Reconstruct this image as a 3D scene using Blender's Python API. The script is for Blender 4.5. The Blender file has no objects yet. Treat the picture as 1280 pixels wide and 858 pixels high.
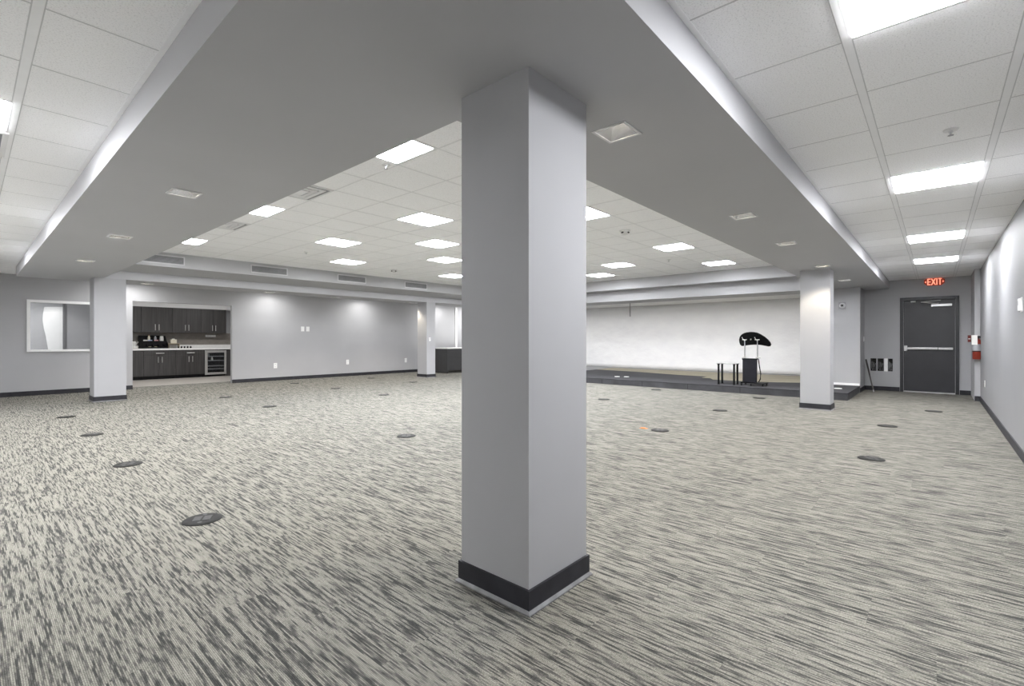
import bpy, bmesh, math, random
from mathutils import Vector, Matrix
random.seed(7)
SC = bpy.context.scene
COL = SC.collection
PI = math.pi

# ------------------------------------------------------------------ materials
def new_mat(name):
    m = bpy.data.materials.new(name); m.use_nodes = True
    nt = m.node_tree; b = nt.nodes['Principled BSDF']
    return m, nt, b

def N(nt, typ, **kw):
    n = nt.nodes.new(typ)
    for k, v in kw.items():
        setattr(n, k, v)
    return n

def math_node(nt, op, a=None, b=None, c=None):
    n = N(nt, 'ShaderNodeMath', operation=op)
    for i, v in enumerate((a, b, c)):
        if v is None: continue
        if hasattr(v, 'links'): nt.links.new(v, n.inputs[i])
        else: n.inputs[i].default_value = v
    return n.outputs[0]

def combine(nt, x=0.0, y=0.0, z=0.0):
    n = N(nt, 'ShaderNodeCombineXYZ')
    for i, v in enumerate((x, y, z)):
        if hasattr(v, 'links'): nt.links.new(v, n.inputs[i])
        else: n.inputs[i].default_value = v
    return n.outputs[0]

def noise(nt, vec, scale=1.0, detail=2.0, rough=0.5):
    n = N(nt, 'ShaderNodeTexNoise')
    n.inputs['Scale'].default_value = scale
    n.inputs['Detail'].default_value = detail
    n.inputs['Roughness'].default_value = rough
    if vec is not None: nt.links.new(vec, n.inputs['Vector'])
    return n.outputs['Fac']

def ramp(nt, fac, stops):
    n = N(nt, 'ShaderNodeValToRGB')
    el = n.color_ramp.elements
    while len(el) < len(stops): el.new(0.5)
    for e, (p, c) in zip(el, stops):
        e.position = p; e.color = (*c, 1)
    nt.links.new(fac, n.inputs['Fac'])
    return n.outputs['Color']

def bump(nt, b, height, strength=0.2, dist=0.01):
    n = N(nt, 'ShaderNodeBump')
    n.inputs['Strength'].default_value = strength
    n.inputs['Distance'].default_value = dist
    nt.links.new(height, n.inputs['Height'])
    nt.links.new(n.outputs['Normal'], b.inputs['Normal'])

def plain(name, col, rough=0.5, metal=0.0, var=0.06, scale=8.0, bmp=0.0, spec=0.5):
    """paint / plastic / metal with a faint procedural mottling"""
    m, nt, b = new_mat(name)
    tc = N(nt, 'ShaderNodeTexCoord')
    f = noise(nt, tc.outputs['Object'], scale, 3.0)
    c0 = tuple(max(0, v * (1 - var)) for v in col); c1 = tuple(min(1, v * (1 + var)) for v in col)
    nt.links.new(ramp(nt, f, [(0.3, c0), (0.7, c1)]), b.inputs['Base Color'])
    b.inputs['Roughness'].default_value = rough
    b.inputs['Metallic'].default_value = metal
    b.inputs['Specular IOR Level'].default_value = spec
    if bmp:
        f2 = noise(nt, tc.outputs['Object'], 220.0, 2.0)
        bump(nt, b, f2, bmp, 0.002)
    return m

def emis(name, col, strength, base=(0.8, 0.8, 0.8)):
    m, nt, b = new_mat(name)
    b.inputs['Base Color'].default_value = (*base, 1)
    b.inputs['Emission Color'].default_value = (*col, 1)
    b.inputs['Emission Strength'].default_value = strength
    return m

PANEL = 42.0
WALLC = (0.385, 0.385, 0.395)
M = {}
M['wall'] = plain('grey_wall_paint', WALLC, 0.6, var=0.025, scale=1.5, bmp=0.03, spec=0.25)
M['wall_dimmed'] = plain('grey_wall_paint_dimmed', (0.25, 0.25, 0.258), 0.6, var=0.025, scale=1.5, bmp=0.03, spec=0.25)  # wall grey darkened to offset the strong light on the right wall
M['beam'] = plain('grey_beam_paint', (0.44, 0.44, 0.452), 0.6, var=0.02, scale=1.2, bmp=0.03, spec=0.25)
M['white_paint'] = plain('white_paint', (0.80, 0.80, 0.80), 0.5, var=0.02)
M['base'] = plain('charcoal_rubber_base', (0.024, 0.024, 0.029), 0.55, var=0.25, scale=9.0, spec=0.3)
M['base_toe'] = plain('scuffed_rubber_toe', (0.16, 0.16, 0.165), 0.5, var=0.3, scale=14.0)
M['tee'] = plain('white_ceiling_grid', (0.90, 0.90, 0.905), 0.45, var=0.02)
M['tee_mid'] = plain('white_ceiling_grid_middle', (0.80, 0.80, 0.805), 0.6, var=0.02)
M['groove'] = plain('ceiling_tile_joint', (0.62, 0.62, 0.625), 0.8, var=0.05)
M['fixture_white'] = plain('white_fixture_enamel', (0.78, 0.78, 0.78), 0.4, var=0.02)
M['diffuser'] = emis('lit_panel_lens', (0.982, 0.995, 1.027), PANEL, (0.9, 0.9, 0.9))
M['lamp'] = emis('lit_downlight_lens', (1.0, 0.93, 0.8), 7.0, (0.9, 0.9, 0.9))
M['reflector'] = plain('satin_reflector', (0.75, 0.75, 0.75), 0.22, 0.85, var=0.05)
M['vent_grey'] = plain('vent_grey_metal', (0.30, 0.30, 0.31), 0.5, 0.1, var=0.08)
M['vent_dark'] = plain('vent_duct_dark', (0.10, 0.10, 0.105), 0.8, var=0.1)
M['vent_rim'] = plain('vent_rim_light', (0.62, 0.62, 0.63), 0.45, var=0.03)
M['black'] = plain('black_plastic', (0.005, 0.005, 0.006), 0.55, var=0.3, spec=0.2)
M['navy_black'] = plain('blue_black_panel', (0.008, 0.008, 0.013), 0.5, var=0.2, spec=0.25)
M['chrome'] = plain('polished_steel', (0.62, 0.62, 0.63), 0.2, 1.0, var=0.04)
M['steel'] = plain('brushed_steel', (0.60, 0.59, 0.57), 0.35, 0.75, var=0.06)
M['satin'] = plain('satin_aluminium', (0.56, 0.56, 0.565), 0.35, 0.5, var=0.05)
M['door'] = plain('dark_grey_door_paint', (0.024, 0.024, 0.028), 0.42, var=0.12, scale=3.0)
M['door_frame'] = plain('blackish_frame_paint', (0.016, 0.016, 0.020), 0.4, var=0.15)
M['plate_white'] = plain('white_plate_plastic', (0.78, 0.78, 0.77), 0.4, var=0.02)
M['plate_grey'] = plain('grey_plate_plastic', (0.44, 0.44, 0.45), 0.45, var=0.03)
M['slot'] = plain('dark_slot', (0.05, 0.05, 0.05), 0.7, var=0.1)
M['outlet_metal'] = plain('pewter_floor_plate', (0.018, 0.0178, 0.017), 0.6, 0.0, var=0.25, scale=30.0, spec=0.12)
M['outlet_lid'] = plain('worn_lid_metal', (0.05, 0.05, 0.049), 0.55, 0.0, var=0.2, scale=60.0, spec=0.15)
M['counter'] = plain('white_quartz', (0.80, 0.79, 0.77), 0.3, var=0.04, scale=30.0)
M['red'] = plain('red_enamel', (0.20, 0.018, 0.006), 0.4, var=0.1)
M['red_dark'] = plain('red_plastic', (0.16, 0.022, 0.016), 0.5, var=0.1)
M['cream'] = plain('cream_plastic', (0.62, 0.58, 0.47), 0.45, var=0.06)
M['amber'] = plain('amber_syrup', (0.23, 0.10, 0.035), 0.2, var=0.2)
M['silver_bottle'] = plain('pale_grey_bottle', (0.38, 0.39, 0.41), 0.25, 0.3, var=0.1)
M['paper_pink'] = plain('pink_paper', (0.48, 0.27, 0.27), 0.7, var=0.1)
M['paper_blue'] = plain('pale_blue_paper', (0.42, 0.45, 0.62), 0.7, var=0.1)
M['paper_white'] = plain('white_paper', (0.72, 0.71, 0.68), 0.7, var=0.03)
M['paper_yellow'] = plain('pale_yellow_paper', (0.60, 0.60, 0.40), 0.7, var=0.05)
M['tan_wood'] = plain('tan_tray_wood', (0.33, 0.27, 0.18), 0.5, var=0.15)
M['orange'] = plain('orange_paper', (0.50, 0.17, 0.04), 0.7, var=0.1)
M['exit_glow'] = emis('exit_glow_plate', (1.0, 0.085, 0.02), 0.09, (0.16, 0.035, 0.02))
M['exit_letter'] = emis('exit_letter_glow', (1.0, 0.33, 0.22), 0.75, (0.8, 0.3, 0.2))
M['brick'] = plain('raw_block_in_hole', (0.03, 0.028, 0.026), 0.9, var=0.7, scale=35.0)
M['broom'] = plain('dark_pole_wood', (0.06, 0.055, 0.05), 0.5, var=0.2)
M['stage_side'] = plain('stage_fascia_charcoal', (0.036, 0.036, 0.041), 0.6, var=0.30, scale=3.0)
M['counter_dark'] = plain('charcoal_laminate', (0.048, 0.048, 0.050), 0.45, var=0.08)
M['room_wall'] = plain('office_wall_paint', (0.36, 0.36, 0.37), 0.5, var=0.02)
M['dark_trim'] = plain('dark_mullion', (0.14, 0.14, 0.145), 0.5, var=0.05)

def glass_mat():
    m, nt, b = new_mat('clear_window_glass')
    out = nt.nodes['Material Output']
    tr = N(nt, 'ShaderNodeBsdfTransparent'); tr.inputs['Color'].default_value = (0.93, 0.94, 0.945, 1)
    gl = N(nt, 'ShaderNodeBsdfGlossy'); gl.inputs['Roughness'].default_value = 0.02
    mx = N(nt, 'ShaderNodeMixShader'); mx.inputs['Fac'].default_value = 0.06
    nt.links.new(tr.outputs[0], mx.inputs[1]); nt.links.new(gl.outputs[0], mx.inputs[2])
    nt.links.new(mx.outputs[0], out.inputs['Surface'])
    return m
M['glass'] = glass_mat()

def carpet_mat():
    m, nt, b = new_mat('streaked_carpet_tile')
    g = N(nt, 'ShaderNodeNewGeometry')
    s = N(nt, 'ShaderNodeSeparateXYZ'); nt.links.new(g.outputs['Position'], s.inputs[0])
    x, y = s.outputs[0], s.outputs[1]
    row = math_node(nt, 'FLOOR', math_node(nt, 'DIVIDE', x, 0.0060))
    # carpet planks 0.5 m wide, 1 m long, seams staggered from plank to plank
    tx = math_node(nt, 'FLOOR', math_node(nt, 'DIVIDE', x, 0.5))
    wn0 = N(nt, 'ShaderNodeTexWhiteNoise', noise_dimensions='1D'); nt.links.new(tx, wn0.inputs['W'])
    ty = math_node(nt, 'FLOOR', math_node(nt, 'ADD', math_node(nt, 'DIVIDE', y, 0.5), wn0.outputs['Value']))
    wn = N(nt, 'ShaderNodeTexWhiteNoise', noise_dimensions='2D')
    nt.links.new(combine(nt, tx, ty), wn.inputs['Vector'])
    off = math_node(nt, 'MULTIPLY', wn.outputs['Value'], 1.3)
    wr = N(nt, 'ShaderNodeTexWhiteNoise', noise_dimensions='1D'); nt.links.new(row, wr.inputs['W'])
    jit = math_node(nt, 'MULTIPLY', wr.outputs['Value'], 0.9)
    v1 = combine(nt, math_node(nt, 'MULTIPLY', row, 0.50),
                 math_node(nt, 'ADD', math_node(nt, 'MULTIPLY', y, 5.4), jit), off)
    n1 = noise(nt, v1, 1.0, 1.5, 0.45)
    v2 = combine(nt, math_node(nt, 'MULTIPLY', row, 3.71), math_node(nt, 'MULTIPLY', y, 14.0), off)
    n2 = noise(nt, v2, 1.0, 1.0)
    v = math_node(nt, 'ADD', n1, math_node(nt, 'MULTIPLY', math_node(nt, 'SUBTRACT', n2, 0.5), 0.52))
    col = ramp(nt, v, [(0.33, CARPET_D), (0.43, CARPET_M), (0.52, CARPET_L), (0.68, CARPET_H)])
    # loops along each row, and the dark line between rows
    n3 = noise(nt, combine(nt, math_node(nt, 'MULTIPLY', x, 210.0), math_node(nt, 'MULTIPLY', y, 150.0), 0.0), 1.0, 1.0)
    fr = math_node(nt, 'FRACT', math_node(nt, 'DIVIDE', x, 0.0060))
    rib = math_node(nt, 'SUBTRACT', 1.0, math_node(nt, 'MULTIPLY', math_node(nt, 'ABSOLUTE', math_node(nt, 'SUBTRACT', fr, 0.5)), 1.0))
    k = math_node(nt, 'MULTIPLY', math_node(nt, 'ADD', 0.25, math_node(nt, 'MULTIPLY', n3, 1.5)), rib)
    k = math_node(nt, 'MULTIPLY', k, 1.33)
    mx = N(nt, 'ShaderNodeVectorMath', operation='SCALE')
    nt.links.new(col, mx.inputs[0]); nt.links.new(k, mx.inputs['Scale'])
    nt.links.new(mx.outputs[0], b.inputs['Base Color'])
    b.inputs['Roughness'].default_value = 0.95
    b.inputs['Specular IOR Level'].default_value = 0.1
    bump(nt, b, math_node(nt, 'MULTIPLY', rib, n3), 0.4, 0.004)
    return m
CARPET_D = (0.052, 0.053, 0.050); CARPET_M = (0.102, 0.100, 0.092)
CARPET_L = (0.198, 0.192, 0.168); CARPET_H = (0.245, 0.238, 0.209)
M['carpet'] = carpet_mat()

def tile_mat(name, col):
    m, nt, b = new_mat(name)
    g = N(nt, 'ShaderNodeNewGeometry')
    f = noise(nt, g.outputs['Position'], 130.0, 3.0, 0.6)
    nt.links.new(ramp(nt, f, [(0.36, tuple(v * 0.84 for v in col)), (0.44, col), (0.7, tuple(min(1, v * 1.04) for v in col))]), b.inputs['Base Color'])
    b.inputs['Roughness'].default_value = 0.9
    b.inputs['Specular IOR Level'].default_value = 0.1
    bump(nt, b, f, 0.25, 0.003)
    return m
M['tile'] = tile_mat('mineral_ceiling_tile', (0.96, 0.96, 0.965))

def wood_mat():
    m, nt, b = new_mat('dark_walnut_laminate')
    tc = N(nt, 'ShaderNodeTexCoord')
    mp = N(nt, 'ShaderNodeMapping'); mp.inputs['Scale'].default_value = (28, 28, 1.1)
    nt.links.new(tc.outputs['Object'], mp.inputs[0])
    f = noise(nt, mp.outputs[0], 1.0, 5.0, 0.6)
    nt.links.new(ramp(nt, f, [(0.3, (0.024, 0.0215, 0.021)), (0.7, (0.056, 0.052, 0.050))]), b.inputs['Base Color'])
    b.inputs['Roughness'].default_value = 0.45
    return m
M['wood'] = wood_mat()

def backsplash_mat():
    m, nt, b = new_mat('brown_tile_backsplash')
    tc = N(nt, 'ShaderNodeTexCoord')
    br = N(nt, 'ShaderNodeTexBrick'); br.inputs['Scale'].default_value = 5.0
    br.inputs['Color1'].default_value = (0.20, 0.178, 0.155, 1)
    br.inputs['Color2'].default_value = (0.235, 0.212, 0.188, 1)
    br.inputs['Mortar'].default_value = (0.19, 0.175, 0.16, 1)
    br.inputs['Mortar Size'].default_value = 0.01
    mp = N(nt, 'ShaderNodeMapping'); mp.inputs['Rotation'].default_value = (PI / 2, 0, 0)
    nt.links.new(tc.outputs['Object'], mp.inputs[0]); nt.links.new(mp.outputs[0], br.inputs['Vector'])
    nt.links.new(br.outputs['Color'], b.inputs['Base Color'])
    b.inputs['Roughness'].default_value = 0.35
    return m
M['backsplash'] = backsplash_mat()

def kfloor_mat():
    m, nt, b = new_mat('pale_floor_tile')
    g = N(nt, 'ShaderNodeNewGeometry')
    br = N(nt, 'ShaderNodeTexBrick'); br.inputs['Scale'].default_value = 1.6; br.offset = 0.5
    br.inputs['Color1'].default_value = (0.40, 0.37, 0.335, 1); br.inputs['Color2'].default_value = (0.43, 0.40, 0.36, 1)
    br.inputs['Mortar'].default_value = (0.3, 0.28, 0.26, 1); br.inputs['Mortar Size'].default_value = 0.006
    nt.links.new(g.outputs['Position'], br.inputs['Vector'])
    nt.links.new(br.outputs['Color'], b.inputs['Base Color']); b.inputs['Roughness'].default_value = 0.4
    return m
M['kfloor'] = kfloor_mat()

def sheet_mat():
    m, nt, b = new_mat('white_plastic_sheeting')
    g = N(nt, 'ShaderNodeNewGeometry')
    mp = N(nt, 'ShaderNodeMapping'); mp.inputs['Rotation'].default_value = (0.5, 0, 0); mp.inputs['Scale'].default_value = (1, 1.5, 2.4)
    nt.links.new(g.outputs['Position'], mp.inputs[0])
    f = noise(nt, mp.outputs[0], 1.3, 4.0, 0.55)
    nt.links.new(ramp(nt, f, [(0.3, (0.86, 0.86, 0.88)), (0.7, (0.91, 0.91, 0.92))]), b.inputs['Base Color'])
    b.inputs['Roughness'].default_value = 0.5
    b.inputs['Specular IOR Level'].default_value = 0.3
    bump(nt, b, f, 0.22, 0.10)
    return m
M['sheet'] = sheet_mat()

def stage_mat():
    m, nt, b = new_mat('charcoal_stage_carpet')
    g = N(nt, 'ShaderNodeNewGeometry')
    f = noise(nt, g.outputs['Position'], 90.0, 3.0)
    f2 = noise(nt, g.outputs['Position'], 1.2, 2.0)
    v = math_node(nt, 'ADD', math_node(nt, 'MULTIPLY', f, 0.6), math_node(nt, 'MULTIPLY', f2, 0.4))
    nt.links.new(ramp(nt, v, [(0.35, (0.018, 0.018, 0.021)), (0.65, (0.042, 0.042, 0.048))]), b.inputs['Base Color'])
    b.inputs['Roughness'].default_value = 0.9
    return m
M['stage'] = stage_mat()

def ply_mat():
    m, nt, b = new_mat('bare_plywood_floor')
    g = N(nt, 'ShaderNodeNewGeometry')
    mp = N(nt, 'ShaderNodeMapping'); mp.inputs['Scale'].default_value = (18, 1.4, 1)
    nt.links.new(g.outputs['Position'], mp.inputs[0])
    f = noise(nt, mp.outputs[0], 1.0, 4.0)
    nt.links.new(ramp(nt, f, [(0.3, (0.21, 0.185, 0.135)), (0.7, (0.33, 0.30, 0.225))]), b.inputs['Base Color'])
    b.inputs['Roughness'].default_value = 0.8
    return m
M['ply'] = ply_mat()

# ------------------------------------------------------------------ geometry helpers
class MB:
    """collects shapes and links them as ONE mesh object"""
    def __init__(self): self.bm = bmesh.new()
    def box(self, a, b, bevel=0.0, rot=None):
        x0, y0, z0 = (min(a[i], b[i]) for i in range(3)); x1, y1, z1 = (max(a[i], b[i]) for i in range(3))
        mat = Matrix.Translation(((x0 + x1) / 2, (y0 + y1) / 2, (z0 + z1) / 2))
        if rot is not None: mat = mat @ rot
        r = bmesh.ops.create_cube(self.bm, size=1.0, matrix=mat @ Matrix.Diagonal((x1 - x0, y1 - y0, z1 - z0, 1)))
        if bevel:
            es = list({e for v in r['verts'] for e in v.link_edges})
            bmesh.ops.bevel(self.bm, geom=es, offset=bevel, segments=2, affect='EDGES', profile=0.6)
        return self
    def cyl(self, p, q, r0, r1=None, seg=20, caps=True):
        p, q = Vector(p), Vector(q); d = q - p
        mat = Matrix.Translation((p + q) / 2) @ d.to_track_quat('Z', 'Y').to_matrix().to_4x4()
        bmesh.ops.create_cone(self.bm, cap_ends=caps, segments=seg, radius1=r0, radius2=r0 if r1 is None else r1, depth=d.length, matrix=mat)
        return self
    def lathe(self, prof, c=(0, 0, 0), seg=28):
        """prof: (radius, height) pairs about the Z axis through c"""
        rings = []
        for r, h in prof:
            rings.append([self.bm.verts.new((c[0] + r * math.cos(2 * PI * i / seg), c[1] + r * math.sin(2 * PI * i / seg), c[2] + h)) for i in range(seg)])
        for a, b in zip(rings, rings[1:]):
            for i in range(seg):
                self.bm.faces.new((a[i], a[(i + 1) % seg], b[(i + 1) % seg], b[i]))
        if prof[0][0] > 1e-6: self.bm.faces.new(list(reversed(rings[0])))
        if prof[-1][0] > 1e-6: self.bm.faces.new(rings[-1])
        return self
    def tube(self, pts, r, seg=10):
        pts = [Vector(p) for p in pts]; rings = []
        for i, p in enumerate(pts):
            t = (pts[min(i + 1, len(pts) - 1)] - pts[max(i - 1, 0)]).normalized()
            q = t.to_track_quat('Z', 'Y').to_matrix()
            rings.append([self.bm.verts.new(p + q @ Vector((r * math.cos(2 * PI * k / seg), r * math.sin(2 * PI * k / seg), 0))) for k in range(seg)])
        for a, b in zip(rings, rings[1:]):
            for i in range(seg): self.bm.faces.new((a[i], a[(i + 1) % seg], b[(i + 1) % seg], b[i]))
        self.bm.faces.new(list(reversed(rings[0]))); self.bm.faces.new(rings[-1])
        return self
    def prism(self, pts, off):
        """polygon pts (3-D, planar) extruded by the vector off"""
        off = Vector(off)
        a = [self.bm.verts.new(p) for p in pts]; b = [self.bm.verts.new(Vector(p) + off) for p in pts]
        self.bm.faces.new(a); self.bm.faces.new(list(reversed(b)))
        n = len(a)
        for i in range(n): self.bm.faces.new((a[i], b[i], b[(i + 1) % n], a[(i + 1) % n]))
        return self
    def quad(self, *p):
        self.bm.faces.new([self.bm.verts.new(v) for v in p]); return self
    def frame(self, x0, x1, y0, y1, w, z0, z1):
        """a flat rectangular ring in the XY plane"""
        self.box((x0, y0, z0), (x1, y0 + w, z1)); self.box((x0, y1 - w, z0), (x1, y1, z1))
        self.box((x0, y0 + w, z0), (x0 + w, y1 - w, z1)); self.box((x1 - w, y0 + w, z0), (x1, y1 - w, z1))
        return self
    def build(self, name, mat, parent=None, loc=(0, 0, 0), smooth=False):
        bmesh.ops.recalc_face_normals(self.bm, faces=self.bm.faces)
        me = bpy.data.meshes.new(name); self.bm.to_mesh(me); self.bm.free()
        me.materials.append(M[mat] if isinstance(mat, str) else mat)
        o = bpy.data.objects.new(name, me); COL.objects.link(o)
        o.location = loc
        if parent: o.parent = parent
        if smooth:
            for p in me.polygons: p.use_smooth = True
            try: me.set_sharp_from_angle(angle=math.radians(40))
            except Exception: pass
        return o

def tag(o, label=None, cat=None, group=None, kind=None):
    if label: o['label'] = label
    if cat: o['category'] = cat
    if group: o['group'] = group
    if kind: o['kind'] = kind
    return o

def empty(name, loc=(0, 0, 0), rz=0.0):
    o = bpy.data.objects.new(name, None); COL.objects.link(o)
    o.location = loc; o.rotation_euler = (0, 0, rz); o.empty_display_size = 0.1
    return o

def thing(name, label, cat, loc=(0, 0, 0), rz=0.0, group=None):
    return tag(empty(name, loc, rz), label, cat, group)

def dup(root, loc, label, rz=None, group=None):
    r = root.copy(); COL.objects.link(r); r.location = loc
    if rz is not None: r.rotation_euler = (0, 0, rz)
    r['label'] = label
    if group: r['group'] = group
    def rec(src, dst):
        for ch in src.children:
            if ch.type == 'LIGHT': continue
            c = ch.copy(); COL.objects.link(c); c.parent = dst
            rec(ch, c)
    rec(root, r)
    return r

def struct(o, label=None): return tag(o, label, None, None, 'structure')

# ------------------------------------------------------------------ main dimensions (metres)
ZB = 2.44          # underside of the beams
ZC = 2.63          # aisle ceilings
ZM = 2.98          # raised ceiling over the middle
YW = 14.85         # back wall with the kitchen opening
XE = 14.6          # wall with the exit door
XA = 13.72         # short wall between stage and exit wall

# ------------------------------------------------------------------ floors
b = MB(); b.box((-1.1, -0.8, -0.1), (16.4, 15.5, 0.0)); struct(b.build('floor', 'carpet'))
b = MB(); b.box((-1.1, 15.5, -0.1), (7.5, 19.0, 0.001)); struct(b.build('floor_kitchen', 'kfloor'))

# ------------------------------------------------------------------ walls
b = MB(); b.box((-1.1, -0.8, 0), (13.3, -0.66, ZC + .1)); struct(b.build('wall_right', 'wall_dimmed'))
b = MB(); b.box((13.3, -0.8, 0), (XE, -0.577, ZC + .1)); struct(b.build('wall_right_pilaster', 'wall'))
b = MB(); b.box((-1.15, -0.66, 0), (-1.0, 15.0, ZC + .1)); struct(b.build('wall_left', 'white_paint'))  # unseen wall, made white to bounce light onto the column
# exit wall: door opening and three small square holes left of it
HZ0, HZ1 = 0.467, 0.769
holes = [(1.197, 1.087), (1.059, 0.945), (0.859, 0.775)]
b = MB()
b.box((XE, -0.8, 0), (XE + .15, -0.36, 2.63)); b.box((XE, -0.36, 2.17), (XE + .15, 0.612, 2.63))
b.box((XE, 0.612, 0), (XE + .15, 1.32, HZ0)); b.box((XE, 0.612, HZ1), (XE + .15, 1.32, 2.63))
b.box((XE, 0.612, HZ0), (XE + .15, 0.775, HZ1)); b.box((XE, 0.859, HZ0), (XE + .15, 0.945, HZ1))
b.box((XE, 1.059, HZ0), (XE + .15, 1.087, HZ1)); b.box((XE, 1.197, HZ0), (XE + .15, 1.32, HZ1))
struct(b.build('wall_exit', 'wall'))
b = MB(); b.box((XA, 1.32, 0), (XE + .15, 2.3, ZB)); struct(b.build('wall_stage_side', 'wall'))
# stage back wall (covered by white sheeting)
b = MB(); b.box((16.25, 2.2, 0), (16.4, 12.6, 2.7)); struct(b.build('wall_stage', 'wall'))
b = MB(); b.box((XE + .15, 2.15, 0), (16.4, 2.3, 2.7)); struct(b.build('wall_stage_end', 'wall'))
b = MB(); b.box((16.25, 12.6, 0), (16.4, 15.0, 2.7)); struct(b.build('wall_far', 'wall'))
# back wall with window and kitchen opening
WX0, WX1, WZ0, WZ1 = 0.90, 2.20, 0.965, 2.09
KX0, KX1, KZ = 2.73, 4.965, 2.175
T = 0.13
b = MB()
b.box((-1.1, YW, 0), (WX0, YW + T, 2.75)); b.box((WX0, YW, 0), (WX1, YW + T, WZ0)); b.box((WX0, YW, WZ1), (WX1, YW + T, 2.75))
b.box((WX1, YW, 0), (KX0, YW + T, 2.75)); b.box((KX0, YW, KZ), (KX1, YW + T, 2.75)); b.box((KX1, YW, 0), (16.4, YW + T, 2.75))
struct(b.build('wall_back', 'wall'))
# kitchen room
KB = 18.66
b = MB(); b.box((2.4, KB, 0), (7.2, KB + .1, 2.7)); struct(b.build('wall_kitchen_back', 'wall'))
b = MB(); b.box((2.3, YW + T, 0), (2.45, KB + .1, 2.7)); struct(b.build('wall_kitchen_left', 'wall'))
b = MB(); b.box((7.1, YW + T, 0), (7.2, KB + .1, 2.7)); struct(b.build('wall_kitchen_right', 'wall'))
b = MB(); b.box((2.3, YW + T, 2.62), (7.2, KB + .1, 2.7)); struct(b.build('ceiling_kitchen', 'tile'))
b = MB(); b.box((2.45, 18.27, 2.245), (7.1, KB, 2.62)); struct(b.build('trim_kitchen_bulkhead', 'white_paint'))
# little office behind the window
b = MB(); b.box((-0.6, 17.5, 0), (2.3, 17.6, 2.7)); struct(b.build('wall_office_back', 'room_wall'))
b = MB(); b.box((-0.6, YW + T, 0), (-0.5, 17.6, 2.7)); struct(b.build('wall_office_left', 'room_wall'))
b = MB(); b.box((-0.6, YW + T, 2.42), (2.3, 17.6, 2.5)); struct(b.build('ceiling_office', 'tile'))
b = MB(); b.box((-0.6, 15.5, 0.0), (2.3, 17.6, 0.002)); struct(b.build('floor_office', 'kfloor'))
b = MB(); b.box((1.725, 17.46, 0), (1.775, 17.5, 2.42)); struct(b.build('trim_1', 'dark_trim'))
b = MB(); b.prism([(x, 17.47, z) for x, z in ((1.725, .3), (1.725, 2.10), (1.372, 2.08), (1.347, 1.89), (1.340, 1.74), (1.362, 1.53), (1.40, 1.32), (1.425, 1.115), (1.448, .95), (1.50, .3))], (0, .028, 0)); struct(b.build('office_scallop', 'white_paint'))  # bright scallop on the office wall, shaped as a white panel

# ------------------------------------------------------------------ window
w = struct(empty('window_1', (0, YW, 0)), 'white framed interior window left of the left column')
b = MB(); fw = 0.045
b.box((WX0 - .01, -0.02, WZ0 - .01), (WX0 + fw, T, WZ1 + .01)); b.box((WX1 - fw, -0.02, WZ0 - .01), (WX1 + .01, T, WZ1 + .01))
b.box((WX0 + fw, -0.02, WZ1 - fw), (WX1 - fw, T, WZ1 + .01)); b.box((WX0 + fw, -0.025, WZ0 - .01), (WX1 - fw, T, WZ0 + fw * .8))
b.build('window_frame', 'white_paint', w)
b = MB(); b.box((WX0 + fw, 0.055, WZ0 + fw * .8), (WX1 - fw, 0.061, WZ1 - fw)); b.build('pane', 'glass', w)

# ------------------------------------------------------------------ columns
def column(name, x0, x1, y0, y1, label, h=ZB):
    c = struct(empty(name, (x0, y0, 0)), label)
    b = MB(); b.box((0, 0, 0), (x1 - x0, y1 - y0, h)); b.build('shaft', 'wall', c)
    t = 0.012; bz = 0.105
    b = MB(); b.box((-t, -t, 0.012), (x1 - x0 + t, y1 - y0 + t, bz)); b.build('baseboard', 'base', c)
    b = MB(); dx, dy = x1 - x0, y1 - y0
    q = 0.024
    lo = [(-q, -q, 0), (dx + q, -q, 0), (dx + q, dy + q, 0), (-q, dy + q, 0)]
    mi = [(-q, -q, .006), (dx + q, -q, .006), (dx + q, dy + q, .006), (-q, dy + q, .006)]
    hi = [(-t, -t, .018), (dx + t, -t, .018), (dx + t, dy + t, .018), (-t, dy + t, .018)]
    for A, B in ((lo, mi), (mi, hi)):
        for i in range(4): b.quad(A[i], A[(i + 1) % 4], B[(i + 1) % 4], B[i])
    b.build('base_toe', 'base_toe', c)
    return c
column('column', 1.66, 2.130, 1.362, 1.80, 'big square grey column in the middle of the photo')
column('column', 1.665, 2.16, 12.32, 12.80, 'grey column in front of the back wall beside the kitchen')
column('column', 9.84, 10.19, 12.32, 12.80, 'grey column in front of the back wall beside the dark counter')
column('column', 9.80, 10.185, 1.362, 1.81, 'grey column in front of the stage')

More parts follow.
